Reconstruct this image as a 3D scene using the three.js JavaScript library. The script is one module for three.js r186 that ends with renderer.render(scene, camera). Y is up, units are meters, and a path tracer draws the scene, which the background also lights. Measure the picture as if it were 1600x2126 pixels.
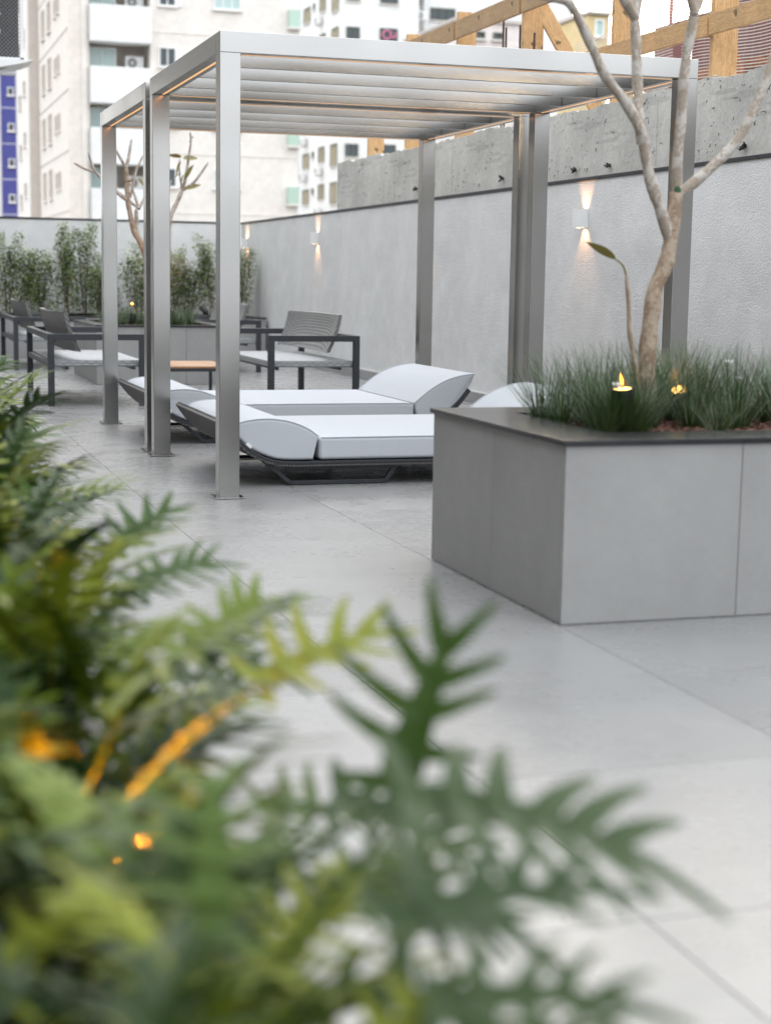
import * as THREE from 'three';
import { RoundedBoxGeometry } from 'three/addons/geometries/RoundedBoxGeometry.js';
import { mergeGeometries, mergeVertices } from 'three/addons/utils/BufferGeometryUtils.js';
import { RectAreaLightUniformsLib } from 'three/addons/lights/RectAreaLightUniformsLib.js';
RectAreaLightUniformsLib.init();

// ---------------------------------------------------------------- camera, sky, sun, exposure
const scene = new THREE.Scene();
const camera = new THREE.PerspectiveCamera(34.98, 770 / 1024, 0.05, 1200);
camera.position.set(-1.7729, 1.2, 8.6338);
camera.rotation.set(-0.1424, -0.3053, 0.0155, 'YXZ');
camera.focus = 10.2;
camera.userData.fStop = 2.1;
const SUN = new THREE.Vector3(0.401, 0.152, -0.903).normalize();

const skyW = 512, skyH = 256, skyData = new Float32Array(skyW * skyH * 4);
for (let j = 0; j < skyH; j++) for (let i = 0; i < skyW; i++) {
  const az = ((i + 0.5) / skyW - 0.5) * 2 * Math.PI, el = ((j + 0.5) / skyH - 0.5) * Math.PI;
  const d = [Math.cos(el) * Math.cos(az), Math.sin(el), Math.cos(el) * Math.sin(az)];
  const c = Math.max(-1, Math.min(1, d[0] * SUN.x + d[1] * SUN.y + d[2] * SUN.z)), a = Math.acos(c);
  const up = Math.max(0, d[1]), glow = Math.exp(-a * a / 0.05) * 4.5 + Math.exp(-a / 0.5) * 0.8;
  const base = d[1] < 0 ? 0.32 : 0.86 + 0.34 * up;
  const k = (j * skyW + i) * 4;
  skyData[k] = base * 0.94 + glow * 1.0; skyData[k + 1] = base * 0.985 + glow * 0.86; skyData[k + 2] = base * 1.045 + glow * 0.66; skyData[k + 3] = 1;
}
const sky = new THREE.DataTexture(skyData, skyW, skyH, THREE.RGBAFormat, THREE.FloatType);
sky.mapping = THREE.EquirectangularReflectionMapping; sky.magFilter = THREE.LinearFilter; sky.minFilter = THREE.LinearFilter; sky.needsUpdate = true;
scene.background = sky; scene.environment = sky;

const sun = new THREE.DirectionalLight(0xffe2bd, 1.1);
sun.position.copy(SUN).multiplyScalar(80).add(new THREE.Vector3(0, 0, -4)); sun.target.position.set(0, 0, -4);
sun.castShadow = true; sun.shadow.radius = 20; sun.shadow.mapSize.set(2048, 2048);
Object.assign(sun.shadow.camera, { left: -30, right: 30, top: 30, bottom: -30, near: 1, far: 200 });
scene.add(sun, sun.target);

const renderer = new THREE.WebGLRenderer({ antialias: true });
renderer.setSize(770, 1024);
renderer.toneMapping = THREE.LinearToneMapping;
renderer.toneMappingExposure = 2.45;
renderer.shadowMap.enabled = true;

// ---------------------------------------------------------------- helpers
let seed = 20240611;
const rnd = () => { seed |= 0; seed = seed + 0x6D2B79F5 | 0; let t = Math.imul(seed ^ seed >>> 15, 1 | seed); t = t + Math.imul(t ^ t >>> 7, 61 | t) ^ t; return ((t ^ t >>> 14) >>> 0) / 4294967296; };
const rr = (a, b) => a + (b - a) * rnd();
const V = (x, y, z) => new THREE.Vector3(x, y, z);
const names = {};
const numbered = n => { const k = names[n] = (names[n] ?? -1) + 1; return k ? n + '_' + String(k).padStart(3, '0') : n; };
function add(o, parent) { (parent || scene).add(o); return o; }
function mesh(name, geo, mat, parent, pos) {
  const m = new THREE.Mesh(geo, mat); m.name = parent ? name : numbered(name); m.castShadow = m.receiveShadow = true;
  if (pos) m.position.set(...pos); return add(m, parent);
}
function tag(o, label, category, group, kind) { Object.assign(o.userData, { label, category }); if (group) o.userData.group = group; if (kind) o.userData.kind = kind; return o; }
function thing(name, label, category, pos = [0, 0, 0], turn = 0, group) {
  const g = new THREE.Group(); g.name = numbered(name); g.position.set(...pos); g.rotation.y = turn; scene.add(g); return tag(g, label, category, group);
}
function structure(name, geo, mat, pos) { const m = mesh(name, geo, mat, null, pos); m.userData.kind = 'structure'; return m; }
function dup(src, pos, turn, label) { const c = src.clone(); c.name = numbered(src.name.replace(/_\d{3}$/, '')); c.position.set(...pos); c.rotation.y = turn; c.userData = { ...src.userData, label }; scene.add(c); return c; }
// uv in metres from the faces' own directions; v runs along `axis`
function uvm(geo, axis = 1, ox = 0, oy = 0) {
  const p = geo.attributes.position, n = geo.attributes.normal, uv = new Float32Array(p.count * 2);
  for (let i = 0; i < p.count; i++) {
    const c = [p.getX(i), p.getY(i), p.getZ(i)], a = [Math.abs(n.getX(i)), Math.abs(n.getY(i)), Math.abs(n.getZ(i))];
    const f = a[0] >= a[1] && a[0] >= a[2] ? 0 : a[1] >= a[2] ? 1 : 2, rest = [0, 1, 2].filter(k => k !== f);
    let v = rest.includes(axis) ? axis : rest[1]; const u = rest.find(k => k !== v);
    uv[2 * i] = c[u] + ox; uv[2 * i + 1] = c[v] + oy;
  }
  geo.setAttribute('uv', new THREE.BufferAttribute(uv, 2)); return geo;
}
const box = (w, h, d, x = 0, y = 0, z = 0, axis = 1) => uvm(new THREE.BoxGeometry(w, h, d).translate(x, y, z), axis, x * 0.7, z * 0.3);
const rbox = (w, h, d, r = 0.004, x = 0, y = 0, z = 0, axis = 1, seg = 2) => uvm(new RoundedBoxGeometry(w, h, d, seg, r).translate(x, y, z), axis, x * 0.7, z * 0.3);
const merge = list => mergeGeometries(list.map(g => { const q = g.index ? g.toNonIndexed() : g; for (const k of Object.keys(q.attributes)) if (!['position', 'normal', 'uv', 'color'].includes(k)) q.deleteAttribute(k); return q; }));
// square bar between two points in a plane
function bar(a, b, t, w) {
  const d = b.clone().sub(a), g = new RoundedBoxGeometry(t, d.length() + t * 0.6, w, 1, Math.min(t, w) * 0.12);
  uvm(g, 1); const q = new THREE.Quaternion().setFromUnitVectors(V(0, 1, 0), d.clone().normalize());
  return g.applyQuaternion(q).translate((a.x + b.x) / 2, (a.y + b.y) / 2, (a.z + b.z) / 2);
}
// tapered, slightly lumpy tube
function limb(pts, r0, r1, radial = 9, lump = 0.1, stepsPer = 6) {
  const curve = new THREE.CatmullRomCurve3(pts), n = Math.max(4, (pts.length - 1) * stepsPer), fr = curve.computeFrenetFrames(n, false), L = curve.getLength();
  const pos = [], uv = [], idx = [];
  for (let i = 0; i <= n; i++) {
    const t = i / n, p = curve.getPointAt(t), end = i === n ? 0.45 : 1, r = (r0 + (r1 - r0) * t) * (1 + lump * (Math.sin(t * L * 37 + r0 * 500) * 0.5 + (rnd() - 0.5) * 0.7)) * end;
    for (let k = 0; k <= radial; k++) { const a = k / radial * Math.PI * 2, q = p.clone().addScaledVector(fr.normals[i], Math.cos(a) * r).addScaledVector(fr.binormals[i], Math.sin(a) * r); pos.push(q.x, q.y, q.z); uv.push(k / radial * r0 * 6.3, t * L); }
  }
  for (let i = 0; i < n; i++) for (let k = 0; k < radial; k++) { const a = i * (radial + 1) + k, b = a + radial + 1; idx.push(a, b, a + 1, b, b + 1, a + 1); }
  const c = pos.length / 3, tip = curve.getPointAt(1); pos.push(tip.x, tip.y, tip.z); uv.push(0, L); for (let k = 0; k < radial; k++) idx.push(n * (radial + 1) + k, c, n * (radial + 1) + k + 1);
  const g = new THREE.BufferGeometry(); g.setAttribute('position', new THREE.Float32BufferAttribute(pos, 3)); g.setAttribute('uv', new THREE.Float32BufferAttribute(uv, 2)); g.setIndex(idx); g.computeVertexNormals(); return g;
}

// ---------------------------------------------------------------- procedural textures
function fbm(size, periods, amps, sx = 1, sy = 1) {
  const out = new Float32Array(size * size);
  periods.forEach((p, o) => {
    const px = Math.max(1, Math.round(p * sx)), py = Math.max(1, Math.round(p * sy)), lat = new Float32Array(px * py); for (let i = 0; i < lat.length; i++) lat[i] = rnd();
    for (let y = 0; y < size; y++) {
      const fy = y / size * py, y0 = Math.floor(fy), ty = fy - y0, wy = ty * ty * (3 - 2 * ty), ra = (y0 % py) * px, rb = ((y0 + 1) % py) * px;
      for (let x = 0; x < size; x++) {
        const fx = x / size * px, x0 = Math.floor(fx), tx = fx - x0, wx = tx * tx * (3 - 2 * tx), xa = x0 % px, xb = (x0 + 1) % px;
        const a = lat[ra + xa] + (lat[ra + xb] - lat[ra + xa]) * wx, b = lat[rb + xa] + (lat[rb + xb] - lat[rb + xa]) * wx;
        out[y * size + x] += amps[o] * (a + (b - a) * wy);
      }
    }
  });
  const s = amps.reduce((a, b) => a + b); for (let i = 0; i < out.length; i++) out[i] /= s; return out;
}
function tex(size, fn, metres, srgb = true, rep2 = 1) {
  const d = new Uint8Array(size * size * 4);
  for (let i = 0; i < size * size; i++) { const c = fn(i % size, Math.floor(i / size), i); const [r, g, b] = Array.isArray(c) ? c : [c, c, c]; d[4 * i] = 255 * Math.min(1, Math.max(0, r)); d[4 * i + 1] = 255 * Math.min(1, Math.max(0, g)); d[4 * i + 2] = 255 * Math.min(1, Math.max(0, b)); d[4 * i + 3] = 255; }
  const t = new THREE.DataTexture(d, size, size, THREE.RGBAFormat); t.wrapS = t.wrapT = THREE.RepeatWrapping; t.magFilter = THREE.LinearFilter; t.minFilter = THREE.LinearMipmapLinearFilter; t.generateMipmaps = true; t.anisotropy = 8;
  if (srgb) t.colorSpace = THREE.SRGBColorSpace; t.repeat.set(1 / metres, rep2 / metres); t.needsUpdate = true; return t;
}
const N = { cloud: fbm(1024, [3, 6, 12, 24, 48, 96], [1, .8, .6, .4, .3, .2]), fine: fbm(1024, [64, 128, 256], [.8, 1, .7]), grain: fbm(1024, [2, 5, 9, 24, 60], [1, .8, .6, .4, .3], 8, 0.6), mid: fbm(512, [8, 16, 32, 64], [1, .9, .7, .4]) };
const T = {};
const grit = fbm(1024, [90, 170, 256], [.6, 1, .8]);
T.stuccoBump = tex(1024, (x, y, i) => Math.min(1, Math.max(0, (grit[i] - 0.3) * 2.4)), 1.0, false);
T.stuccoMap = tex(512, (x, y, i) => 0.9 + 0.1 * (N.mid[i] - 0.2), 2.3);
T.floor = tex(1024, (x, y, i) => { const v = N.cloud[i], f = N.fine[i]; const k = 0.87 + 0.12 * (v - 0.5) + 0.03 * (f - 0.5); return [k, k, k * 0.995]; }, 2.2);
T.panel = tex(1024, (x, y, i) => 0.88 + 0.14 * (N.cloud[i] - 0.5) + 0.03 * (N.fine[i] - 0.5), 1.7);
T.floorRough = tex(512, (x, y, i) => 0.52 + 0.28 * (N.mid[i] - 0.5), 1.9, false);
const streak = fbm(1024, [3, 7, 15], [1, .8, .5], 0.5, 5);
T.concrete = tex(1024, (x, y, i) => {
  const v = N.cloud[i], g = N.grain[i], f = N.fine[i]; let k = 0.82 + 0.30 * (v - 0.5) + 0.05 * (g - 0.5) + 0.10 * (f - 0.5);
  const pit = N.cloud[(i * 1 + 377777) % N.cloud.length]; if (f > 0.72 && pit > 0.485) k *= 0.5; if (streak[i] > 0.76) k *= 0.93; return [k, k * 0.99, k * 0.965];
}, 2.6);
T.concreteBump = tex(1024, (x, y, i) => 0.5 + 0.5 * (N.cloud[i] - 0.5) + 0.35 * (N.fine[i] - 0.5), 2.6, false);
const hair = fbm(1024, [6, 30, 90, 300], [.5, .7, 1, 1], 1, 0.02);
const soft = fbm(512, [2, 4, 7], [1, .7, .4]);
T.steelRough = tex(512, (x, y, i) => 0.2 + 0.14 * (soft[i] - 0.5), 1.4, false);
T.steelBump = tex(1024, (x, y, i) => hair[i], 0.35, false, 0.35);
T.steelMap = tex(512, (x, y, i) => 0.9 + 0.12 * (soft[(i + 90000) % soft.length] - 0.5), 1.1);
T.wood = tex(1024, (x, y, i) => {
  const g = N.grain[i], r = Math.sin((g * 9 + N.cloud[i] * 2.2) * 6.28) * 0.5 + 0.5; let k = 0.76 + 0.16 * r + 0.22 * (N.cloud[i] - 0.5) + 0.12 * (hair[i] - 0.5);
  if (N.cloud[(i + 300000) % N.cloud.length] > 0.71) k *= 0.6; return [k, k * 0.9, k * 0.76];
}, 0.9);
T.cloth = tex(256, (x, y) => { const a = Math.sin(x / 256 * Math.PI * 64), b = Math.sin(y / 256 * Math.PI * 64); return 0.9 + 0.05 * a * b + 0.03 * (x % 8 < 1 ? -1 : 0) + 0.03 * (y % 8 < 1 ? -1 : 0) + 0.05 * (rnd() - 0.5); }, 0.16);
T.clothBump = tex(256, (x, y) => 0.5 + 0.25 * Math.sin(x / 256 * Math.PI * 64) * Math.sin(y / 256 * Math.PI * 64) + 0.25 * rnd(), 0.16, false);
const weave = (x, y, n, size) => { const u = x / size * n, v = y / size * n, cx = Math.floor(u), cy = Math.floor(v), fu = u - cx - 0.5, fv = v - cy - 0.5; const h = (cx + 2 * cy) % 4 < 2; return h ? Math.cos(fv * 2.9) * (0.75 + 0.25 * Math.cos(fu * 3)) : Math.cos(fu * 2.9) * (0.62 + 0.25 * Math.cos(fv * 3)); };
T.wicker = tex(512, (x, y) => { const w = weave(x, y, 24, 512); return 0.42 + 0.5 * w + 0.1 * (rnd() - 0.5); }, 0.5);
T.wickerBump = tex(512, (x, y) => weave(x, y, 24, 512), 0.5, false);
const barkN = fbm(512, [5, 11, 23, 47, 95], [1, 1, .9, .7, .5]);
T.bark = tex(512, (x, y, i) => { const v = barkN[i], e = Math.min(1, Math.max(0, (v - .42) / .16)), l = .74 + .15 * e + .14 * (N.mid[i] - .5); return [l, l * (.93 + .05 * e), l * (.86 + .1 * e)]; }, 0.3);
T.barkBump = tex(512, (x, y, i) => N.mid[i] * 0.75 + 0.25 * (Math.sin(y / 512 * 6.28 * 16 + 5 * barkN[i]) * 0.5 + 0.5), 0.28, false);
T.granite = tex(512, (x, y, i) => { const k = 0.7 + 0.6 * (rnd() - 0.5) + 0.3 * (N.mid[i] - 0.5); return [k, k, k * 1.03]; }, 0.4);
T.net = tex(256, (x, y) => (y % 32 < 10 || x % 128 < 2 ? 0.8 : 0.03), 0.2, false);
T.netBand = tex(256, (x, y) => (y % 32 < 12 || x % 128 < 2 ? 0.8 : 0.1), 0.2, false);

const std = (rgb, rough = 0.8, o = {}) => { const m = new THREE.MeshStandardMaterial({ roughness: rough, ...o }); m.color.setRGB(...rgb); return m; };
const phy = (rgb, rough = 0.8, o = {}) => { const m = new THREE.MeshPhysicalMaterial({ roughness: rough, ...o }); m.color.setRGB(...rgb); return m; };
const M = {
  stucco: std([.82, .82, .815], .92, { map: T.stuccoMap, bumpMap: T.stuccoBump, bumpScale: .0038 }),
  stuccoPlain: std([.74, .74, .73], .92, { map: T.stuccoMap }),
  floor: std([.345, .345, .347], .55, { map: T.floor, roughnessMap: T.floorRough }),
  joint: std([.15, .15, .15], .95),
  panel: std([.405, .402, .395], .6, { map: T.panel }),
  granite: std([.035, .036, .04], .22, { map: T.granite }),
  copingStone: std([.04, .042, .046], .6, { map: T.granite }),
  concrete: std([.8, .8, .79], .95, { map: T.concrete, bumpMap: T.concreteBump, bumpScale: .01 }),
  concreteEdge: std([.66, .65, .62], .98, { map: T.concrete, bumpMap: T.concreteBump, bumpScale: .02 }),
  steel: std([.5, .492, .475], 1, { metalness: 1, map: T.steelMap, roughnessMap: T.steelRough }),
  steelDark: std([.3, .3, .3], .4, { metalness: 1 }),
  wood: std([.74, .58, .40], .8, { map: T.wood }),
  woodGrey: std([.56, .47, .37], .85, { map: T.wood }),
  teak: std([.5, .34, .23], .55, { map: T.wood }),
  cushion: std([.63, .66, .70], .95, { map: T.cloth, bumpMap: T.clothBump, bumpScale: .0012 }),
  piping: std([.45, .48, .52], .9),
  frame: std([.028, .031, .038], .42),
  wicker: std([.42, .415, .41], .6, { map: T.wicker, bumpMap: T.wickerBump, bumpScale: .004 }),
  wickerSeat: std([.66, .68, .7], .6, { map: T.wicker, bumpMap: T.wickerBump, bumpScale: .004 }),
  wickerDark: std([.13, .125, .12], .55, { map: T.wicker, bumpMap: T.wickerBump, bumpScale: .004 }),
  soil: std([.045, .03, .022], .95),
  bark: std([.6, .585, .56], .9, { map: T.bark, bumpMap: T.barkBump, bumpScale: .0015 }),
  barkBrown: std([.5, .42, .34], .9, { map: T.bark, bumpMap: T.barkBump, bumpScale: .0015 }),
  leafOlive: phy([.2, .175, .05], .5, { side: THREE.DoubleSide, transmission: .25 }),
  foliage: phy([1, 1, 1], .55, { vertexColors: true, side: THREE.DoubleSide, transmission: .3 }),
  stem: std([.16, .12, .08], .9),
  white: std([.78, .78, .77], .6), black: std([.012, .012, .013], .4), plastic: std([.74, .74, .72], .5), acGrille: std([.2, .2, .2], .6),
  cream: std([.84, .77, .69], .9, { map: T.stuccoMap }), creamWhite: std([.87, .82, .76], .9, { map: T.stuccoMap }), whiteWall: std([.88, .88, .86], .9, { map: T.stuccoMap }), tan: std([.62, .56, .5], .9, { map: T.stuccoMap }),
  blue: std([.06, .065, .28], .6, { map: T.stuccoMap }), blueGrey: std([.2, .25, .36], .8), pinkWall: std([.84, .76, .72], .9, { map: T.stuccoMap }), yellowWall: std([.75, .6, .33], .9, { map: T.stuccoMap }),
  glass: std([.05, .065, .07], .08, { metalness: .1 }), glassGreen: std([.42, .56, .47], .15), glassPale: std([.42, .55, .53], .15), curtain: std([.5, .43, .3], .8), brownFrame: std([.1, .11, .08], .6), alu: std([.68, .69, .7], .4),
  maroon: std([.14, .035, .04], .5), redSteel: std([.3, .07, .06], .6), rust: std([.08, .045, .035], .9), board: std([.38, .17, .1], .8, { map: T.wood }),
  led: std([.35, .26, .17], .5, { emissive: new THREE.Color(1, .5, .19), emissiveIntensity: .36 }),
  lamp: std([1, .9, .7], .5, { emissive: new THREE.Color(1, .72, .4), emissiveIntensity: 3 }),
  lampAmber: std([1, .8, .4], .5, { emissive: new THREE.Color(1, .52, .12), emissiveIntensity: 4 }),
  flower: std([.82, .82, .8], .7), neon: std([.45, .16, .25], .5, { emissive: new THREE.Color(.5, .1, .22), emissiveIntensity: .25 }),
  net: phy([.78, .78, .76], .9, { alphaMap: T.net, transparent: true, side: THREE.DoubleSide }), netBand: phy([.7, .66, .63], .9, { alphaMap: T.netBand, transparent: true, side: THREE.DoubleSide }),
  mesh: std([.02, .021, .024], .7), wingWall: std([.27, .235, .2], .85, { map: T.stuccoMap }), asphalt: std([.08, .08, .08], .95),
};

// ---------------------------------------------------------------- ground, podium, floor of tiles
structure('ground', new THREE.PlaneGeometry(1600, 1600).rotateX(-Math.PI / 2), M.asphalt, [0, -12, 0]);
structure('podium', box(8.6, 11.9, 31.2, 0, 0, 0), M.cream, [-.15, -6.0, -3.4]);
const WX = 3.886, WZ = -17.25, TX = -4.2;
const floor = structure('floor', box(WX - TX + .3, .03, 29.6, 0, 0, 0), M.joint, [(WX + TX) / 2, -.022, -2.6]);
{
  const variants = {}, tones = [1, .965, 1.03, .94, 1.015].map(k => { const m = M.floor.clone(); m.color.multiplyScalar(k); return m; });
  for (let c = -6; c <= 4; c++) for (let r = -20; r <= 13; r++) {
    let x0 = .5 + .9 * c, x1 = x0 + .9, z0 = 5.07 + .9 * (r - 6), z1 = z0 + .9;
    x0 = Math.max(x0, TX); x1 = Math.min(x1, WX); z0 = Math.max(z0, WZ); z1 = Math.min(z1, 12);
    if (x1 - x0 < .05 || z1 - z0 < .05) continue;
    const w = x1 - x0 - .0028, d = z1 - z0 - .0028, v = Math.floor(rnd() * 5), key = [w.toFixed(3), d.toFixed(3), v].join();
    variants[key] ??= uvm(new RoundedBoxGeometry(w, .02, d, 1, .0012), 2, rnd() * 7, rnd() * 7);
    const t = new THREE.Mesh(variants[key], tones[Math.floor(rnd() * 5)]); t.name = 'tile'; t.castShadow = t.receiveShadow = true; t.position.set((x0 + x1) / 2, -.01, (z0 + z1) / 2).sub(floor.position); floor.add(t);
  }
}

// ---------------------------------------------------------------- rendered boundary walls
function wallRun(t, len, alongZ, inner, from, face) {
  // inner: coordinate of the face; face: direction the face looks
  const place = (g, along, off) => alongZ ? g.translate(inner - face * off, 0, along) : g.translate(along, 0, inner - face * off);
  const dim = (l, h, d) => alongZ ? [d, h, l] : [l, h, d];
  const body = new THREE.BoxGeometry(...dim(len, 2.03, .15)).translate(0, 1.015, 0);
  mesh('rendered_face', uvm(place(body, from + len / 2, .075)), M.stucco, t);
  const n = Math.round(len / 1.25), s = len / n;
  for (let i = 0; i < n; i++) mesh('coping', uvm(place(new RoundedBoxGeometry(...dim(s - .003, .028, .175), 1, .003).translate(0, 2.045, 0), from + s * (i + .5), .075)), M.copingStone, t);
  const k = Math.round(len / .9), q = len / k;
  for (let i = 0; i < k; i++) mesh('skirting', uvm(place(new RoundedBoxGeometry(...dim(q - .002, .105, .014), 1, .002).translate(0, .0545, 0), from + q * (i + .5), -.0072)), M.panel, t);
  mesh('bead', uvm(place(new THREE.BoxGeometry(...dim(len, .012, .011)).translate(0, .114, 0), from + len / 2, -.0056)), M.white, t);
}
const wallSide = thing('boundary_wall', 'long pale grey stucco wall with wall lamps under the raw concrete', 'wall');
wallRun(wallSide, 27.2, true, WX, WZ, -1);
const wallEnd = thing('boundary_wall', 'pale grey stucco end wall behind the row of green shrubs', 'wall');
wallRun(wallEnd, WX - TX - .02, false, WZ, TX, 1);

// raw concrete retaining wall with broken top edge
{
  const t = thing('concrete_wall', 'raw cast concrete wall with ragged top rising behind the white wall', 'wall');
  const x0 = 4.066, z0 = -12.2, z1 = 9.9, n = 460, top = [];
  let h = 2.66, saw = 0; for (let i = 0; i <= n; i++) { saw += rr(-.009, .009); saw *= .93; h = 2.655 + saw + .006 * Math.sin(i * .07) + .008 * rnd() + (i < 40 ? .02 : 0); top.push(h); }
  const s = new THREE.Shape(); s.moveTo(z0, -12); s.lineTo(z1, -12); for (let i = n; i >= 0; i--) s.lineTo(z0 + (z1 - z0) * i / n, top[i]); s.closePath();
  const g = new THREE.ExtrudeGeometry(s, { depth: .28, bevelEnabled: false }).rotateY(-Math.PI / 2).translate(x0 + .28, 0, 0); // shape x -> world z
  mesh('cast_face', uvm(g), M.concrete, t);
  // crumbly mortar left on the top edge
  const crumbs = []; for (let i = 0; i < 420; i++) { const z = rr(z0 + .1, -.5), k = Math.round((z - z0) / (z1 - z0) * n), r = rr(.008, .024); const b = new THREE.IcosahedronGeometry(r, 0); b.scale(1, rr(.4, .8), rr(.8, 1.8)); b.translate(x0 + rr(.01, .2), top[k] + r * .2, z); crumbs.push(uvm(b)); }
  const cm = mesh('mortar_crumbs', merge(crumbs), M.concreteEdge, t); cm.userData.kind = 'stuff';
  for (const [z, y] of [[-4.559, 2.162], [-3.877, 2.158], [-1.676, 2.157], [-6.27, 2.179], [-8.9, 2.2], [-.2, 2.16]]) {
    const b = []; for (let k = 0; k < 6; k++) { const e = V(-.035, rr(-.03, .03), rr(-.04, .04)); b.push(bar(V(0, rr(-.01, .01), rr(-.01, .01)), e, .012, .012)); }
    mesh('anchor_stub', merge(b).translate(x0 - .002, y, z), M.black, t);
  }
  for (let k = 0; k < 34; k++) {
    const z = rr(-11.8, -.6), y = rr(2.15, 2.6), g = new THREE.Group(); const pts = [V(0, 0, 0), V(-.012, rr(-.01, .01), rr(-.02, .02)), V(-.018, rr(-.01, .01), rr(-.045, .045))];
    mesh('wire_tie', limb(pts, .003, .002, 5, 0, 3).translate(x0 - .001, y, z), M.rust, t);
  }
  for (const z of [-9.75, -7.75, -3.05, -5.9, -.9]) mesh('formwork_seam', uvm(new RoundedBoxGeometry(.006, .5, .012, 1, .002)), M.concreteEdge, t, [x0 - .001, 2.36, z]);
}

// ---------------------------------------------------------------- pergolas
const PH = 2.4745, PL = 2.7893, PW = .112, PD = .1053, BH = .11;
function pergola(z0, z1, label) {
  const t = thing('pergola', label, 'pergola', [0, 0, 0], 0, 'steel pergola bays over the daybeds'), len = z0 - z1;
  for (const x of [PW / 2, PL - PW / 2]) for (const z of [z0 - PD / 2, z1 + PD / 2]) {
    const post = mesh('post', rbox(PW, PH - BH - .001, PD, .003, 0, 0, 0, 1), M.steel, t, [x, (PH - BH) / 2 + .001, z]);
    const base = mesh('base_plate', rbox(PW + .055, .006, PD + .055, .001), M.steel, post, [0, -(PH - BH) / 2 + .004, 0]);
    for (const [bx, bz] of [[1, 1], [1, -1], [-1, 1], [-1, -1]]) { const b = new THREE.CylinderGeometry(.006, .007, .008, 8); mesh('anchor_bolt', b, M.steelDark, post, [bx * (PW / 2 + .017), -(PH - BH) / 2 + .010, bz * (PD / 2 + .017)]); }
  }
  const y = PH - BH / 2 + .001;
  const beams = [
    ['x', PL, [PL / 2, y, z0 - PD / 2]], ['x', PL, [PL / 2, y, z1 + PD / 2]],
    ['z', len - 2 * PD - .002, [PW / 2, y, (z0 + z1) / 2]], ['z', len - 2 * PD - .002, [PL - PW / 2, y, (z0 + z1) / 2]],
  ];
  for (const [ax, L, p] of beams) {
    const b = mesh('beam', ax === 'x' ? rbox(L, BH, PD, .003, 0, 0, 0, 0) : rbox(PW, BH, L, .003, 0, 0, 0, 2), M.steel, t, p);
    const ledL = (ax === 'x' ? L - 2 * PW : L) - .04, off = ax === 'x' ? (p[2] > (z0 + z1) / 2 ? -.02 : .02) : (p[0] < 1 ? .012 : -.012);
    const strip = mesh('led_strip', ax === 'x' ? box(ledL, .006, .014) : box(.016, .006, ledL), M.led, b, ax === 'x' ? [0, -BH / 2 + .0018, off] : [off, -BH / 2 + .0018, 0]);
    const l = new THREE.RectAreaLight(0xffa658, 1.2, ax === 'x' ? ledL : .016, ax === 'x' ? .014 : ledL); l.rotation.x = -Math.PI / 2; l.position.set(0, -.008, 0); strip.add(l);
  }
  for (let k = 1; k <= 3; k++) mesh('slat', rbox(PL - 2 * PW - .002, .1, .03, .002, 0, 0, 0, 0), M.steel, t, [PL / 2, PH - BH + .05 + .001, z0 - .05 + (z1 - z0 + .05) * k / 4]);
  return t;
}
const FY = .001; // finished floor height of the tiles
pergola(0, -2.2665, 'nearer brushed steel pergola bay over the front daybed');
pergola(-2.454, -4.7061, 'farther brushed steel pergola bay over the rear daybed');

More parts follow.
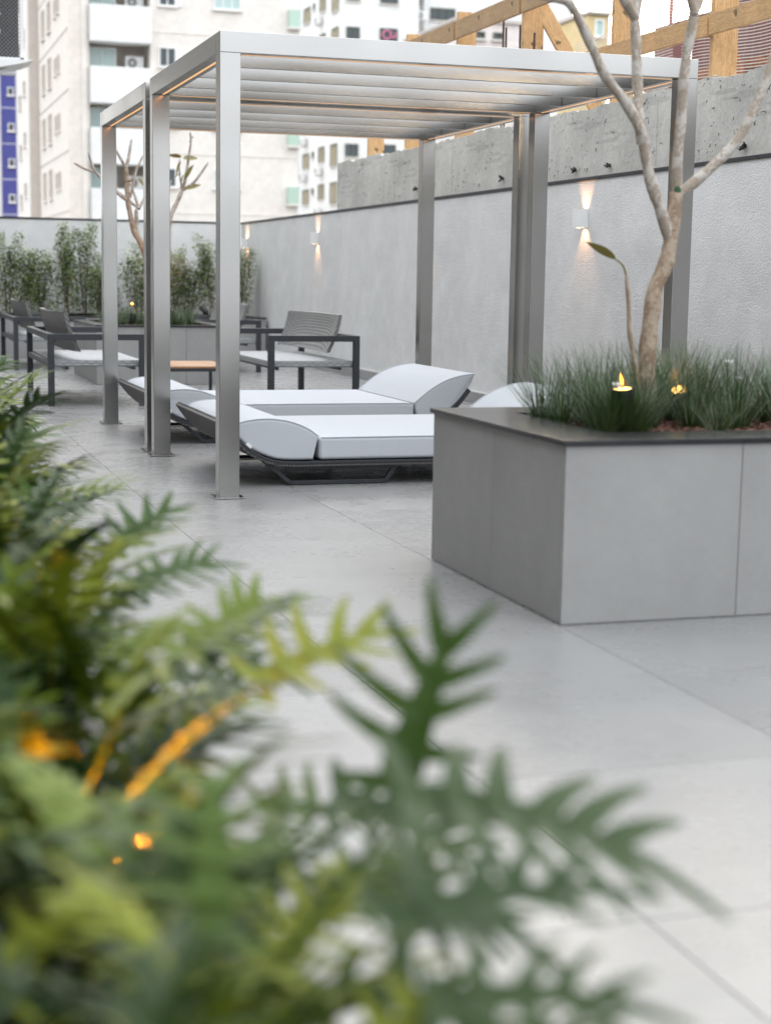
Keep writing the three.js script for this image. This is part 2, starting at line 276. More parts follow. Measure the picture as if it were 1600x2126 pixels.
// ---------------------------------------------------------------- daybeds
function daybed(label) {
  const t = thing('daybed', label, 'daybed', [0, FY, 0], 0, 'double daybeds under the pergola'), W = 1.5;
  const smooth = (pts) => new THREE.CatmullRomCurve3(pts.map(p => V(p[0], p[1], 0)), false, 'centripetal').getPoints(26).map(p => [p.x, p.y]);
  const extr = (outline, w, bevel) => { const s = new THREE.Shape(outline.map(p => new THREE.Vector2(...p))); const g = new THREE.ExtrudeGeometry(s, { depth: w - 2 * bevel, bevelEnabled: bevel > 0, bevelSize: bevel * .8, bevelThickness: bevel, bevelSegments: 4, bevelOffset: -bevel * .8 }); g.translate(0, 0, -w + bevel); return uvm(g, 0); };
  const piping = (pts, z, parent) => mesh('piping', new THREE.TubeGeometry(new THREE.CatmullRomCurve3(pts.map(p => V(p[0], p[1], z))), 40, .0042, 6), M.piping, parent);
  const lt = smooth([[.16, .335], [.22, .372], [.32, .39], [.42, .39], [.52, .372], [.62, .332], [.684, .287]]), lb = smooth([[.684, .15], [.52, .15], [.42, .16], [.30, .208], [.22, .268], [.16, .335]]);
  const lc = mesh('head_cushion', extr([...lt, ...lb.slice(1, -1)], W, .022), M.cushion, t); piping(lt, -.004, lc); piping(lt, -W + .004, lc);
  const rt = smooth([[2.118, .282], [2.17, .325], [2.254, .388], [2.374, .452], [2.495, .486], [2.598, .498]]), rb = smooth([[2.598, .498], [2.57, .43], [2.46, .285], [2.34, .185], [2.24, .155], [2.118, .15]]);
  const rc = mesh('head_cushion', extr([...rt, ...rb.slice(1, -1)], W, .022), M.cushion, t); piping(rt, -.004, rc); piping(rt, -W + .004, rc);
  const flat = mesh('mattress', rbox(1.428, .132, W, .022, 0, 0, 0, 0, 4), M.cushion, t, [1.401, .215, -W / 2]); piping([[-.70, .064], [-.2, .0655], [.3, .0655], [.70, .064]], W / 2 - .005, flat);
  // woven shell: one bent band
  const lowPath = smooth([[.125, .372], [.20, .272], [.30, .188], [.41, .142], [.52, .130], [.8, .130], [1.4, .130], [2.0, .130], [2.24, .135], [2.36, .185], [2.46, .27], [2.548, .38]]);
  const band = (a, b, off0, off1) => { const n = lowPath.map((p, i) => { const q = lowPath[Math.min(i + 1, lowPath.length - 1)], r = lowPath[Math.max(i - 1, 0)]; const dx = q[0] - r[0], dy = q[1] - r[1], l = Math.hypot(dx, dy); return [-dy / l, dx / l]; }); return [...lowPath.map((p, i) => [p[0] + n[i][0] * off0, p[1] + n[i][1] * off0]), ...lowPath.map((p, i) => [p[0] + n[i][0] * off1, p[1] + n[i][1] * off1]).reverse()]; };
  const shell = mesh('woven_shell', extr(band(0, 0, .006, -.018), W + .02, .004).translate(0, 0, .01), M.wickerDark, t);
  mesh('frame_rail', extr(band(0, 0, .014, .0005), W + .03, .002).translate(0, 0, .015), M.frame, t);
  for (const z of [-.05, -W + .05]) for (const s of [0, 1]) {
    const X = x => s ? 2.79 - x : x, p = [[.36, .15], [.525, .014], [1.105, .014], [1.165, .108]].map(q => V(X(q[0]), q[1], 0)), b = [];
    for (let i = 0; i < 3; i++) b.push(bar(p[i], p[i + 1], .024, .032)); b.push(bar(V(X(.5), .1, 0), V(X(1.16), .1, 0), .02, .03));
    mesh('sled_leg', merge(b), M.frame, t, [0, 0, z]);
  }
  for (const z of [-.25, -W + .25]) mesh('recline_strut', bar(V(.19, .27, 0), V(.5, .10, 0), .01, .012), M.steelDark, t, [0, 0, z]);
  for (const z of [.0, -W]) mesh('hinge', rbox(.04, .035, .02, .006).rotateZ(-.7), M.alu, t, [.262, .232, z]);
  return t;
}
const day1 = daybed('white cushioned daybed nearest the camera behind the front steel post'); day1.position.z = -.47;
dup(day1, [-.03, FY, -2.93], 0, 'white cushioned daybed farther back beside the lounge seats');

// ---------------------------------------------------------------- sofas
function sofa(label) { // back at x=0, faces +x, runs from z=0 to z=-2.15
  const t = thing('outdoor_sofa', label, 'sofa', [0, 0, 0], 0, 'woven two-seat sofas'), D = .89, Wd = 2.15, b = .058, h = .66;
  for (const x of [b / 2, D - b / 2]) for (const z of [-b / 2, -Wd + b / 2]) mesh('leg', rbox(b, h - b, b, .003), M.frame, t, [x, (h - b) / 2, z]);
  for (const z of [-b / 2, -Wd + b / 2]) mesh('armrest', rbox(D, b, b, .004), M.frame, t, [D / 2, h - b / 2, z]);
  mesh('back_rail', rbox(b * .9, b, Wd - 2 * b - .002, .004), M.frame, t, [b / 2, h - b / 2, -Wd / 2]);
  mesh('seat_rail', rbox(b * .7, .05, Wd - 2 * b - .002, .004), M.frame, t, [b / 2, .375, -Wd / 2]);
  mesh('seat', uvm(new RoundedBoxGeometry(D - b - .01, .062, Wd - 2 * b - .01, 3, .012), 2), M.wickerSeat, t, [D / 2 + b / 2 - .012, .388, -Wd / 2]);
  for (const x of [b + .12, D - .1]) mesh('seat_support', rbox(.03, .025, Wd - 2 * b - .004, .003), M.frame, t, [x, .343, -Wd / 2]);
  // curved woven backrest
  const nz = 20, ny = 5, th = .036, w = Wd - .17, pos = [], uv = [], idx = [], P = (u, v, s) => { const k = 2 * u - 1, x = .085 + .12 * (1 - v) + .07 * k * k * k * k + .018 * Math.sin(v * 3.1) * -1 + s * th, y = .495 + .36 * v - .004 * s; return [x, y, -Wd / 2 + k * w / 2]; };
  const grid = (f, flip) => { const o = pos.length / 3, r = f.length; f.forEach(row => row.forEach(p => { pos.push(...p); uv.push(p[2], p[1] + p[0]); })); const c = f[0].length; for (let i = 0; i < r - 1; i++) for (let j = 0; j < c - 1; j++) { const a = o + i * c + j; flip ? idx.push(a, a + 1, a + c, a + 1, a + c + 1, a + c) : idx.push(a, a + c, a + 1, a + 1, a + c, a + c + 1); } };
  const rows = s => Array.from({ length: ny + 1 }, (_, j) => Array.from({ length: nz + 1 }, (_, i) => P(i / nz, j / ny, s)));
  grid(rows(1), false); grid(rows(0), true);
  for (const j of [0, 1]) grid([0, 1].map(s => Array.from({ length: nz + 1 }, (_, i) => P(i / nz, j, s))), j === 0); for (const i of [0, 1]) grid([0, 1].map(s => Array.from({ length: ny + 1 }, (_, j) => P(i, j / ny, s))), i === 1);
  const g = new THREE.BufferGeometry(); g.setAttribute('position', new THREE.Float32BufferAttribute(pos, 3)); g.setAttribute('uv', new THREE.Float32BufferAttribute(uv, 2)); g.setIndex(idx); g.computeVertexNormals();
  mesh('backrest', g, M.wicker, t);
  for (const z of [-.7, -1.45]) mesh('back_support', bar(V(.05, .63, 0), V(.13, .56, 0), .03, .03), M.frame, t, [0, 0, z]);
  return t;
}
const sofaA = sofa('woven sofa at left seen from behind its curved back, left of the table'); sofaA.position.set(-.26, FY, -6.45);
dup(sofaA, [-.1, FY, -12.2], 0, 'woven sofa at the far left beyond the planter, cut by the picture edge');
dup(sofaA, [2.65, FY, -8.44], Math.PI, 'woven sofa facing left in front of the white wall, right of the table');
dup(sofaA, [2.92, FY, -13.75], Math.PI, 'woven sofa partly hidden by the front post, far right beyond the planter');

// ---------------------------------------------------------------- low table
{
  const t = thing('coffee_table', 'low table with teak plank top and dark metal legs between the sofas', 'table', [.74, FY, -7.4]), w = .7, d = 1.0, h = .365;
  for (let i = 0; i < 7; i++) mesh('plank', rbox(w - .006, .018, d / 7 - .005, .002, 0, i * .13, 0, 0), M.teak, t, [w / 2, h - .009 - i * .13, d * (i + .5) / 7]);
  mesh('table_frame', merge([box(w, .03, .03, w / 2, h - .034, .015), box(w, .03, .03, w / 2, h - .034, d - .015), box(.03, .03, d - .06, .015, h - .034, d / 2), box(.03, .03, d - .06, w - .015, h - .034, d / 2)]), M.frame, t);
  for (const x of [.015, w - .015]) for (const z of [.015, d - .015]) mesh('leg', rbox(.03, h - .05, .03, .002), M.frame, t, [x, (h - .05) / 2, z]);
}

// ---------------------------------------------------------------- planters
function planter(label, x0, x1, z0, z1, h, rimX, rimZ, jointsFront, jointsSide) { // z0 front (towards camera) > z1
  const t = thing('planter', label, 'planter', [0, FY, 0]), p = .02;
  const run = (from, to, joints) => { const e = [from, ...joints, to]; return e.slice(0, -1).map((a, i) => [a, e[i + 1]]); };
  for (const [a, b] of run(x0, x1, jointsFront)) for (const [z, s] of [[z0, -1], [z1, 1]]) mesh('panel', rbox(b - a - .003, h - .004, p, .0012), M.panel, t, [(a + b) / 2, h / 2, z + s * p / 2]);
  for (const [a, b] of run(z1 + p, z0 - p, jointsSide)) for (const [x, s] of [[x0, 1], [x1, -1]]) mesh('panel', rbox(p, h - .004, b - a - .003, .0012, 0, 0, 0, 1), M.panel, t, [x + s * p / 2, h / 2, (a + b) / 2]);
  const o = .014, c = .02, top = h + c / 2;
  for (const [a, b] of run(x0 - o, x1 + o, jointsFront)) for (const [z, s] of [[z0 + o, -1], [z1 - o, 1]]) mesh('coping', rbox(b - a - .002, c, rimZ + o, .002, 0, 0, 0, 0), M.granite, t, [(a + b) / 2, top, z + s * (rimZ + o) / 2]);
  for (const [x, s] of [[x0 - o, 1], [x1 + o, -1]]) mesh('coping', rbox(rimX + o, c, (z0 - z1) - 2 * rimZ - .002, .002, 0, 0, 0, 2), M.granite, t, [x + s * (rimX + o) / 2, top, (z0 + z1) / 2]);
  mesh('soil', box(x1 - x0 - 2 * p - .01, h - .03, z0 - z1 - 2 * p - .01), M.soil, t, [(x0 + x1) / 2, (h - .03) / 2, (z0 + z1) / 2]);
  return t;
}
const PHt = .635;
planter('grey tiled planter in front at right with black stone rim and a small tree', .5085, 2.42, 3.464, 2.06, PHt, .27, .26, [1.2, 1.85], [2.776]);
planter('grey tiled planter behind the low table holding bare trees', .557, 2.05, -9.37, -11.5, PHt, .15, .15, [1.05, 1.55], [-10.4]);
planter('long low planter along the end wall holding the shrubs', TX + .1, WX - .05, -15.25, WZ + .01, .58, .1, .1, [-2.8, -1.9, -1.0, -.1, .8, 1.7, 2.6], [-16.2]);
{ // foreground bed
  planter('low planter bed of lobed green plants along the left foreground', -3.0, -1.32, 8.6, -1.4, .16, .06, .06, [-2.2], [.2, 1.4, 2.6, 3.8, 5.0, 6.2, 7.4]);
}
// bark mulch
function mulch(label, x0, x1, z0, z1, y, n, group) {
  const g = new THREE.BoxGeometry(.034, .007, .015), im = new THREE.InstancedMesh(g, std([1, 1, 1], .9), n), m = new THREE.Matrix4(), q = new THREE.Quaternion(), e = new THREE.Euler(), c = new THREE.Color();
  for (let i = 0; i < n; i++) { e.set(rr(-.35, .35), rr(0, 6.28), rr(-.35, .35)); q.setFromEuler(e); const s = rr(.6, 1.5); m.compose(V(rr(x0, x1), y + rr(0, .018), rr(z1, z0)), q, V(s, rr(.7, 1.4), s * rr(.7, 1.3))); im.setMatrixAt(i, m); const k = rr(.5, 1.35); c.setRGB(.17 * k, .085 * k, .06 * k); im.setColorAt(i, c); }
  im.name = numbered('bark_mulch'); im.castShadow = im.receiveShadow = true; scene.add(im); return tag(im, label, 'mulch', null, 'stuff');
}
mulch('reddish bark chips among the grass in the front planter', .79, 2.15, 3.19, 2.33, FY + PHt - .028, 3000);
mulch('bark chips in the planter behind the low table', .72, 1.9, -9.53, -11.3, FY + PHt - .028, 1500);
mulch('dark bark chips under the foreground plants', -2.3, -1.39, 8.0, -1.2, FY + .16 - .025, 5000);

// ---------------------------------------------------------------- grass tufts
function tuftGeo(n, h, spread, cols) {
  const pos = [], nor = [], col = [], uv = [];
  for (let i = 0; i < n; i++) {
    const a = rr(0, 6.283), r0 = Math.sqrt(rnd()) * .04, L = h * rr(.55, 1.05), lean = rr(.05, spread), cur = rr(.1, .75), w = rr(.0012, .0024), S = 5, base = V(Math.cos(a) * r0, 0, Math.sin(a) * r0), az = a + rr(-.7, .7), dir = V(Math.cos(az), 0, Math.sin(az)), side = V(-dir.z, 0, dir.x), pts = [];
    for (let s = 0; s <= S; s++) { const t = s / S, out = L * (lean * t + cur * .5 * t * t * lean * 2); pts.push([base.clone().addScaledVector(dir, out).add(V(0, L * (t - .12 * cur * t * t), 0)), w * (1 - t * .85)]); }
    const c = cols[Math.floor(rnd() * cols.length)], k = rr(.7, 1.25), up = dir.clone().multiplyScalar(-.7).add(V(0, .7, 0)).normalize();
    for (let s = 0; s < S; s++) { const [p, pw] = pts[s], [q, qw] = pts[s + 1]; const A = p.clone().addScaledVector(side, -pw), B = p.clone().addScaledVector(side, pw), C = q.clone().addScaledVector(side, -qw), D = q.clone().addScaledVector(side, qw); for (const v of [A, B, C, B, D, C]) { pos.push(v.x, v.y, v.z); nor.push(up.x, up.y, up.z); col.push(c[0] * k, c[1] * k, c[2] * k); uv.push(0, 0); } }
  }
  const g = new THREE.BufferGeometry(); g.setAttribute('position', new THREE.Float32BufferAttribute(pos, 3)); g.setAttribute('normal', new THREE.Float32BufferAttribute(nor, 3)); g.setAttribute('color', new THREE.Float32BufferAttribute(col, 3)); g.setAttribute('uv', new THREE.Float32BufferAttribute(uv, 2)); return g;
}
const grassCols = [[.035, .1, .02], [.05, .13, .022], [.025, .075, .018], [.09, .17, .03], [.07, .06, .04]];
const tufts = [0, 1, 2, 3].map(() => tuftGeo(200, .34, .72, grassCols));
function tuft(x, y, z, s, label, group) { const o = mesh('grass_tuft', tufts[Math.floor(rnd() * 4)], M.foliage, null, [x, y, z]); o.rotation.y = rr(0, 6.28); o.scale.set(s * 1.1, s, s * 1.1); return tag(o, label, 'grass', group); }
for (const [x, z, s] of [[.86, 2.44, .95], [.98, 2.62, .9], [1.12, 2.42, 1.05], [1.05, 2.86, .95], [1.19, 2.70, 1.0], [1.30, 2.45, 1.1], [1.36, 2.78, 1.0], [1.50, 2.5, 1.1], [1.55, 2.8, 1.05], [1.68, 2.55, 1.1], [1.76, 2.82, 1.0], [1.86, 2.5, 1.05], [1.97, 2.8, 1.05], [.89, 2.88, .78], [2.05, 2.5, 1.0], [.84, 2.66, .7], [.86, 3.02, .62], [1.0, 2.93, .66], [.955, 2.9, .7], [.955, 2.945, .8], [.96, 2.985, .72], [.945, 2.96, .68], [.985, 2.93, .75], [1.02, 3.0, .55], [1.34, 3.02, .62], [1.88, 3.0, .75], [1.0, 2.42, 1.0], [1.2, 2.5, 1.1], [1.45, 2.42, 1.15], [1.6, 2.42, 1.1]])
  tuft(x, FY + PHt - .03, z, s, 'tuft of fine dark green grass in the front planter', 'grass tufts in the front planter');
for (let i = 0; i < 22; i++) tuft(rr(.76, 1.82), FY + PHt - .03, rr(-9.62, -11.1), rr(.55, .85), 'tuft of fine green grass in the planter behind the low table', 'grass tufts in the rear planter');
// small white flowers
for (const [x, y, z] of [[.915, .80, 3.0], [1.60, .865, 2.62], [1.63, .80, 2.66], [1.02, .87, -9.85]]) {
  const f = thing('white_flower', z < 0 ? 'tiny white flower above the spotlight in the rear planter' : x < 1 ? 'white flower left of the glowing spotlight in the grass' : y > .85 ? 'white flower high in the grass right of the trunk' : 'white flower low in the grass at far right', 'flower', [x, y, z]);
  for (let k = 0; k < 6; k++) { const p = new THREE.SphereGeometry(.016, 8, 6).scale(1, .25, .5).translate(.015, 0, 0).rotateZ(.9).rotateY(k * 1.047); mesh('petal', p, M.flower, f); }
  mesh('stalk', new THREE.CylinderGeometry(.0014, .0016, y - .64, 5).translate(0, -(y - .64) / 2, 0), std([.05, .1, .03], .7), f);
}

// ---------------------------------------------------------------- frangipani trees
function leafGeo(L, W, droop = .25) {
  const n = 8, pos = [], idx = [], uv = []; for (let i = 0; i <= n; i++) { const t = i / n, w = W * Math.pow(Math.sin(Math.PI * Math.pow(t, .8)), .9) / 2 + .001, y = -droop * L * t * t; pos.push(-w, y + w * .25, t * L, 0, y, t * L, w, y + w * .25, t * L); uv.push(0, t, .5, t, 1, t); }
  for (let i = 0; i < n; i++) { const a = 3 * i; idx.push(a, a + 3, a + 1, a + 1, a + 3, a + 4, a + 1, a + 4, a + 2, a + 2, a + 4, a + 5); }
  const g = new THREE.BufferGeometry(); g.setAttribute('position', new THREE.Float32BufferAttribute(pos, 3)); g.setAttribute('uv', new THREE.Float32BufferAttribute(uv, 2)); g.setIndex(idx); g.computeVertexNormals(); return g;
}
const P3 = (a, z, dz = 0) => a.map((p, i) => V(p[0], p[1], z + dz * i / (a.length - 1)));
{
  const t = thing('frangipani_tree', 'bare branched tree with mottled grey bark in the front planter', 'tree'), z = 2.65;
  mesh('trunk', limb(P3([[1.235, .6], [1.216, .78], [1.213, .9], [1.216, .984], [1.225, 1.08], [1.236, 1.177], [1.28, 1.28], [1.298, 1.389], [1.308, 1.50], [1.317, 1.575]], z), .04, .028, 14, .1), M.barkBrown, t);
  const L = (pts, r0, r1, dz, mat = M.bark, z0 = z) => mesh('branch', limb(P3(pts, z0, dz), r0, r1, 11, .13), mat, t);
  L([[1.292, 1.38], [1.246, 1.483], [1.188, 1.614], [1.148, 1.762], [1.131, 1.799], [1.061, 1.898], [.974, 1.986], [.898, 2.109], [.833, 2.214], [.785, 2.262], [.69, 2.27], [.56, 2.30], [.44, 2.38]], .025, .015, .08);
  L([[.79, 2.26], [.8, 2.36], [.77, 2.5], [.79, 2.7]], .018, .013, .1);
  L([[1.15, 1.75], [1.144, 1.84], [1.142, 1.948], [1.137, 2.095], [1.134, 2.24]], .022, .02, -.06);
  L([[1.134, 2.235], [1.085, 2.275], [1.03, 2.33], [.98, 2.46]], .021, .014, .1, M.bark, z - .06); L([[1.134, 2.235], [1.16, 2.32], [1.2, 2.42], [1.22, 2.6]], .021, .013, -.1, M.bark, z - .06);
  L([[1.317, 1.565], [1.307, 1.66], [1.311, 1.844], [1.313, 2.03], [1.331, 2.198], [1.336, 2.255]], .022, .019, .05);
  L([[1.336, 2.25], [1.30, 2.32], [1.27, 2.4], [1.28, 2.55]], .019, .013, .05, M.bark, z + .05); L([[1.336, 2.25], [1.37, 2.33], [1.38, 2.45], [1.42, 2.6]], .019, .013, -.05, M.bark, z + .05);
  L([[1.318, 1.558], [1.36, 1.583], [1.453, 1.66], [1.577, 1.789], [1.656, 1.953], [1.713, 2.127], [1.77, 2.30], [1.8, 2.5]], .022, .016, .04);
  mesh('moss_patch', new THREE.SphereGeometry(.02, 10, 8).scale(.8, 1.7, .7), std([.03, .085, .035], .95), t, [1.312, 1.56, 2.662]);
  const s = thing('seedling', 'thin brown shoot with a single drooping leaf beside the trunk', 'plant');
  mesh('stem', limb(P3([[1.172, .62], [1.15, .82], [1.127, .93], [1.111, 1.003], [1.100, 1.137], [1.086, 1.235]], z + .04), .013, .008, 8, .1), M.barkBrown, s);
  mesh('stalk', limb(P3([[1.086, 1.232], [1.07, 1.268], [1.035, 1.295]], z + .04), .005, .003, 6, 0), M.leafOlive, s);
  const lf = mesh('leaf', leafGeo(.15, .042, .05), M.leafOlive, s, [1.04, 1.29, z + .04]); lf.rotation.set(0, -1.571, 0); lf.rotation.order = 'YXZ'; lf.rotation.x = -.5; lf.rotation.z = .6;
}
{
  const z = -10.3, t = thing('frangipani_tree', 'bare forked tree seen between the left posts, in the rear planter', 'tree');
  const B = (o, pts, r0, r1, dz = 0, mat = M.bark, n = 'branch') => mesh(n, limb(P3(pts, z, dz), r0, r1, 9, .12), mat, o);
  B(t, [[1.42, .6], [1.36, .95], [1.30, 1.25], [1.242, 1.435], [1.197, 1.57], [1.117, 1.699], [1.084, 1.86], [1.051, 2.027], [1.041, 2.194], [1.032, 2.42]], .046, .024, 0, M.barkBrown, 'trunk');
  B(t, [[1.03, 2.41], [.964, 2.514], [.92, 2.579], [.885, 2.64]], .019, .012, .1); B(t, [[1.033, 2.41], [1.06, 2.507], [1.084, 2.63], [1.107, 2.736]], .022, .014, -.05);
  B(t, [[1.048, 2.04], [.972, 2.092], [.871, 2.167], [.737, 2.285], [.665, 2.36], [.616, 2.474], [.589, 2.565]], .022, .012, .15); B(t, [[.668, 2.357], [.582, 2.374], [.504, 2.404], [.436, 2.438]], .016, .012, .1);
  B(t, [[1.21, 1.53], [1.178, 1.6], [1.175, 1.7], [1.174, 1.96]], .028, .024, -.2);
  B(t, [[1.174, 1.955], [1.108, 2.018], [1.018, 2.104], [.934, 2.169]], .018, .012, -.2); B(t, [[1.174, 1.955], [1.148, 2.086], [1.115, 2.219], [1.077, 2.379]], .018, .012, -.25); B(t, [[1.174, 1.955], [1.239, 2.055], [1.303, 2.169]], .018, .012, -.15); B(t, [[1.074, 2.073], [1.115, 2.23], [1.15, 2.393], [1.231, 2.557]], .018, .012, 0);
  const t3 = thing('frangipani_tree', 'bare tree with a few olive leaves between the middle and front posts', 'tree');
  B(t3, [[1.45, .6], [1.47, 1.1], [1.507, 1.44], [1.525, 1.781], [1.543, 1.883], [1.613, 2.032], [1.683, 2.19]], .04, .024, 0, M.bark, 'trunk');
  B(t3, [[1.682, 2.18], [1.718, 2.351], [1.747, 2.576], [1.765, 2.734], [1.751, 2.834]], .02, .011, .1); B(t3, [[1.765, 2.73], [1.79, 2.775], [1.81, 2.79]], .012, .009); B(t3, [[1.682, 2.18], [1.787, 2.251], [1.869, 2.356], [1.962, 2.5]], .02, .011, .1); B(t3, [[1.676, 2.18], [1.654, 2.393], [1.666, 2.54]], .014, .009, -.1); B(t3, [[1.515, 1.8], [1.512, 2.006], [1.533, 2.187], [1.573, 2.301]], .016, .01, -.1);
  const leaf = leafGeo(.17, .07, .12);
  for (const [x, y, yaw, pitch, roll, s, o] of [[1.66, 2.545, -1.4, -.2, .6, 1, t3], [1.675, 2.535, 1.5, -.1, .9, 1.05, t3], [1.655, 2.5, -1.2, 1.1, .9, 1.1, t3], [1.69, 2.36, -1.4, 1.2, .5, 1.1, t3], [1.70, 2.30, 1.1, -1.1, 1.0, 1.15, t3], [1.70, 2.19, 1.5, -.35, .8, 1.15, t3], [1.57, 2.3, 1.2, -.8, .5, .7, t3], [1.20, 2.22, 1.5, .2, .6, .8, t], [1.10, 2.26, -1.4, .1, .4, .7, t], [1.22, 2.1, 1.3, .7, .6, .7, t], [1.16, 2.30, 1.2, .9, 1, .6, t]]) { const l = mesh('leaf', leaf, M.leafOlive, o, [x, y, z + .05]); l.rotation.order = 'YXZ'; l.rotation.set(pitch, yaw, roll); l.scale.setScalar(s); }
}

// ---------------------------------------------------------------- shrubs along the end wall
function shrub(x, z, h, label) {
  const t = thing('shrub', label, 'shrub', [x, FY + .55, z], 0, 'shrubs along the end wall'), stems = [], pos = [], col = [], nor = [], uv = [], ns = 6 + Math.floor(rnd() * 3);
  for (let s = 0; s < ns; s++) {
    const a = rr(0, 6.28), sp = rr(.03, .22), hh = h * rr(.6, 1.02), pts = [V(rr(-.05, .05), 0, rr(-.05, .05)), V(Math.cos(a) * sp * .5, hh * .4, Math.sin(a) * sp * .4), V(Math.cos(a) * sp, hh * .75, Math.sin(a) * sp * .8), V(Math.cos(a) * sp * 1.15 + rr(-.06, .06), hh, Math.sin(a) * sp)];
    stems.push(limb(pts, .007, .002, 5, .05, 4)); const c = new THREE.CatmullRomCurve3(pts);
    const nl = Math.floor(430 * hh / 1.2);
    for (let k = 0; k < nl; k++) {
      const u = Math.pow(rnd(), .72) * .93 + .07, p = c.getPointAt(Math.min(1, u)), env = .17 * (1.15 - u * .75), q = p.clone().add(V(rr(-1, 1) * env, rr(-.05, .04), rr(-1, 1) * env * .8)), L = rr(.036, .066), az = rr(0, 6.28), el = rr(-.8, .35);
      const d = V(Math.cos(az) * Math.cos(el), Math.sin(el), Math.sin(az) * Math.cos(el)), sd = V(-Math.sin(az), rr(-.4, .4), Math.cos(az)).normalize().multiplyScalar(L * .22), tip = q.clone().addScaledVector(d, L), m = q.clone().addScaledVector(d, L * .45), m2 = m.clone().add(V(0, -L * .07, 0)), n = new THREE.Vector3().crossVectors(sd, d).normalize(); if (n.y < 0) n.negate();
      const A = m.clone().add(sd), B = m.clone().sub(sd), y = rnd(), base = y < .42 ? [.09, .16, .03] : y < .7 ? [.16, .235, .045] : y < .92 ? [.27, .33, .07] : [.3, .28, .09], kk = rr(.75, 1.25);
      for (const v of [q, A, m2, A, tip, m2, q, m2, B, B, m2, tip]) { pos.push(v.x, v.y, v.z); nor.push(n.x, n.y, n.z); col.push(base[0] * kk, base[1] * kk, base[2] * kk); uv.push(0, 0); }
    }
  }
  mesh('stems', merge(stems), M.stem, t).userData.kind = 'stuff';
  const g = new THREE.BufferGeometry(); g.setAttribute('position', new THREE.Float32BufferAttribute(pos, 3)); g.setAttribute('normal', new THREE.Float32BufferAttribute(nor, 3)); g.setAttribute('color', new THREE.Float32BufferAttribute(col, 3)); g.setAttribute('uv', new THREE.Float32BufferAttribute(uv, 2));
  mesh('foliage', g, M.foliage, t).userData.kind = 'stuff';
}
{
  const spots = [[.1, 1.38], [.42, 1.0], [.68, 1.12], [.98, 1.42], [1.22, 1.45], [1.5, .95], [1.72, 1.15], [2.0, 1.2], [2.28, 1.15], [2.62, 1.32], [2.86, 1.25], [3.2, 1.3], [3.55, 1.25]];
  const where = ['at the left picture edge above the far sofa', 'shorter and loose, second from the left picture edge', 'loose and pale, third from the left picture edge', 'tall, left one of the two tallest left of the far post', 'tallest, just left of the far steel post', 'low, directly beside the far steel post', 'between the far post and the bare tree', 'behind the brown bare trunk', 'hidden mostly by the middle posts', 'tall, right of the middle posts', 'above the amber lit leaves', 'dense, left of the front post', 'in the wall corner behind the front post'];
  spots.forEach(([x, h], i) => shrub(x + rr(-.05, .05), -16.25 + rr(-.25, .3), h + rr(-.06, .06), 'leafy green shrub ' + where[i]));
}

// ---------------------------------------------------------------- foreground philodendrons
function lobedLeaf(L, lobes, petiole, droop, rise) {
  // stalk rises from the origin along +z/+y, blade continues and droops
  const pos = [], idx = [], stalkEnd = V(0, petiole * Math.sin(rise), petiole * Math.cos(rise));
  const quadStrip = (pts, nrmSide) => { // pts: [centre, halfwidth vector]
    const o = pos.length / 3; pts.forEach(([c, w]) => { pos.push(c.x - w.x, c.y - w.y, c.z - w.z, c.x, c.y - w.length() * .18, c.z, c.x + w.x, c.y + w.y, c.z + w.z); });
    for (let i = 0; i < pts.length - 1; i++) { const a = o + 3 * i; idx.push(a, a + 3, a + 1, a + 1, a + 3, a + 4, a + 1, a + 4, a + 2, a + 2, a + 4, a + 5); }
  };
  const axis = t => { const s = t * L, ang = rise * .75 - droop * t, y = L * (Math.sin(rise * .75) * t - droop * t * t * .5), z = L * t * Math.cos(ang * .6); return V(stalkEnd.x, stalkEnd.y + y, stalkEnd.z + z); };
  // stalk
  const sp = []; for (let i = 0; i <= 4; i++) { const t = i / 4; sp.push([V(0, stalkEnd.y * t + .03 * Math.sin(t * 3.1) * petiole, stalkEnd.z * t), V(.0045, 0, 0)]); } quadStrip(sp);
  const sp2 = sp.map(([c]) => [c.clone().add(V(0, -.002, 0)), V(0, .0045, 0)]); quadStrip(sp2);
  // central blade
  const cb = []; for (let i = 0; i <= 10; i++) { const t = i / 10; cb.push([axis(t), V(L * (t < .08 ? .08 : .125 * Math.pow(1 - t, .7) + .022) * (t > .95 ? .3 : 1), 0, 0)]); } quadStrip(cb);
  // fingers
  for (let k = 0; k < lobes; k++) for (const s of [-1, 1]) {
    const t = .03 + .84 * k / (lobes - 1), a = axis(t), ang = 1.9 - 1.4 * t + rr(-.16, .16), len = L * (.52 * Math.sin(Math.PI * (.26 + .56 * t)) + .05) * rr(.75, 1.15), d = V(s * Math.sin(ang), 0, Math.cos(ang)), tp = [];
    for (let i = 0; i <= 5; i++) { const u = i / 5, c = a.clone().addScaledVector(d, len * u).add(V(0, len * (.2 * u - droop * .5 * u * u), len * .2 * u * u)), w = L * .056 * (i === 5 ? .25 : 1.15 - .5 * u + .12 * Math.sin(u * 6)); tp.push([c, V(Math.cos(ang) * w, 0, -Math.sin(ang) * s * w)]); } quadStrip(tp);
  }
  const g = new THREE.BufferGeometry(); g.setAttribute('position', new THREE.Float32BufferAttribute(pos, 3)); g.setAttribute('uv', new THREE.Float32BufferAttribute(pos.flatMap((v, i) => i % 3 === 0 ? [0, 0] : []), 2)); g.setIndex(idx); g.computeVertexNormals(); return g;
}
seed = -1397611030;
const leafVar = []; for (let i = 0; i < 10; i++) leafVar.push(lobedLeaf(rr(.17, .235), 5 + (i % 3), rr(.3, .56), rr(.35, 1.0), rr(.5, 1.15)));
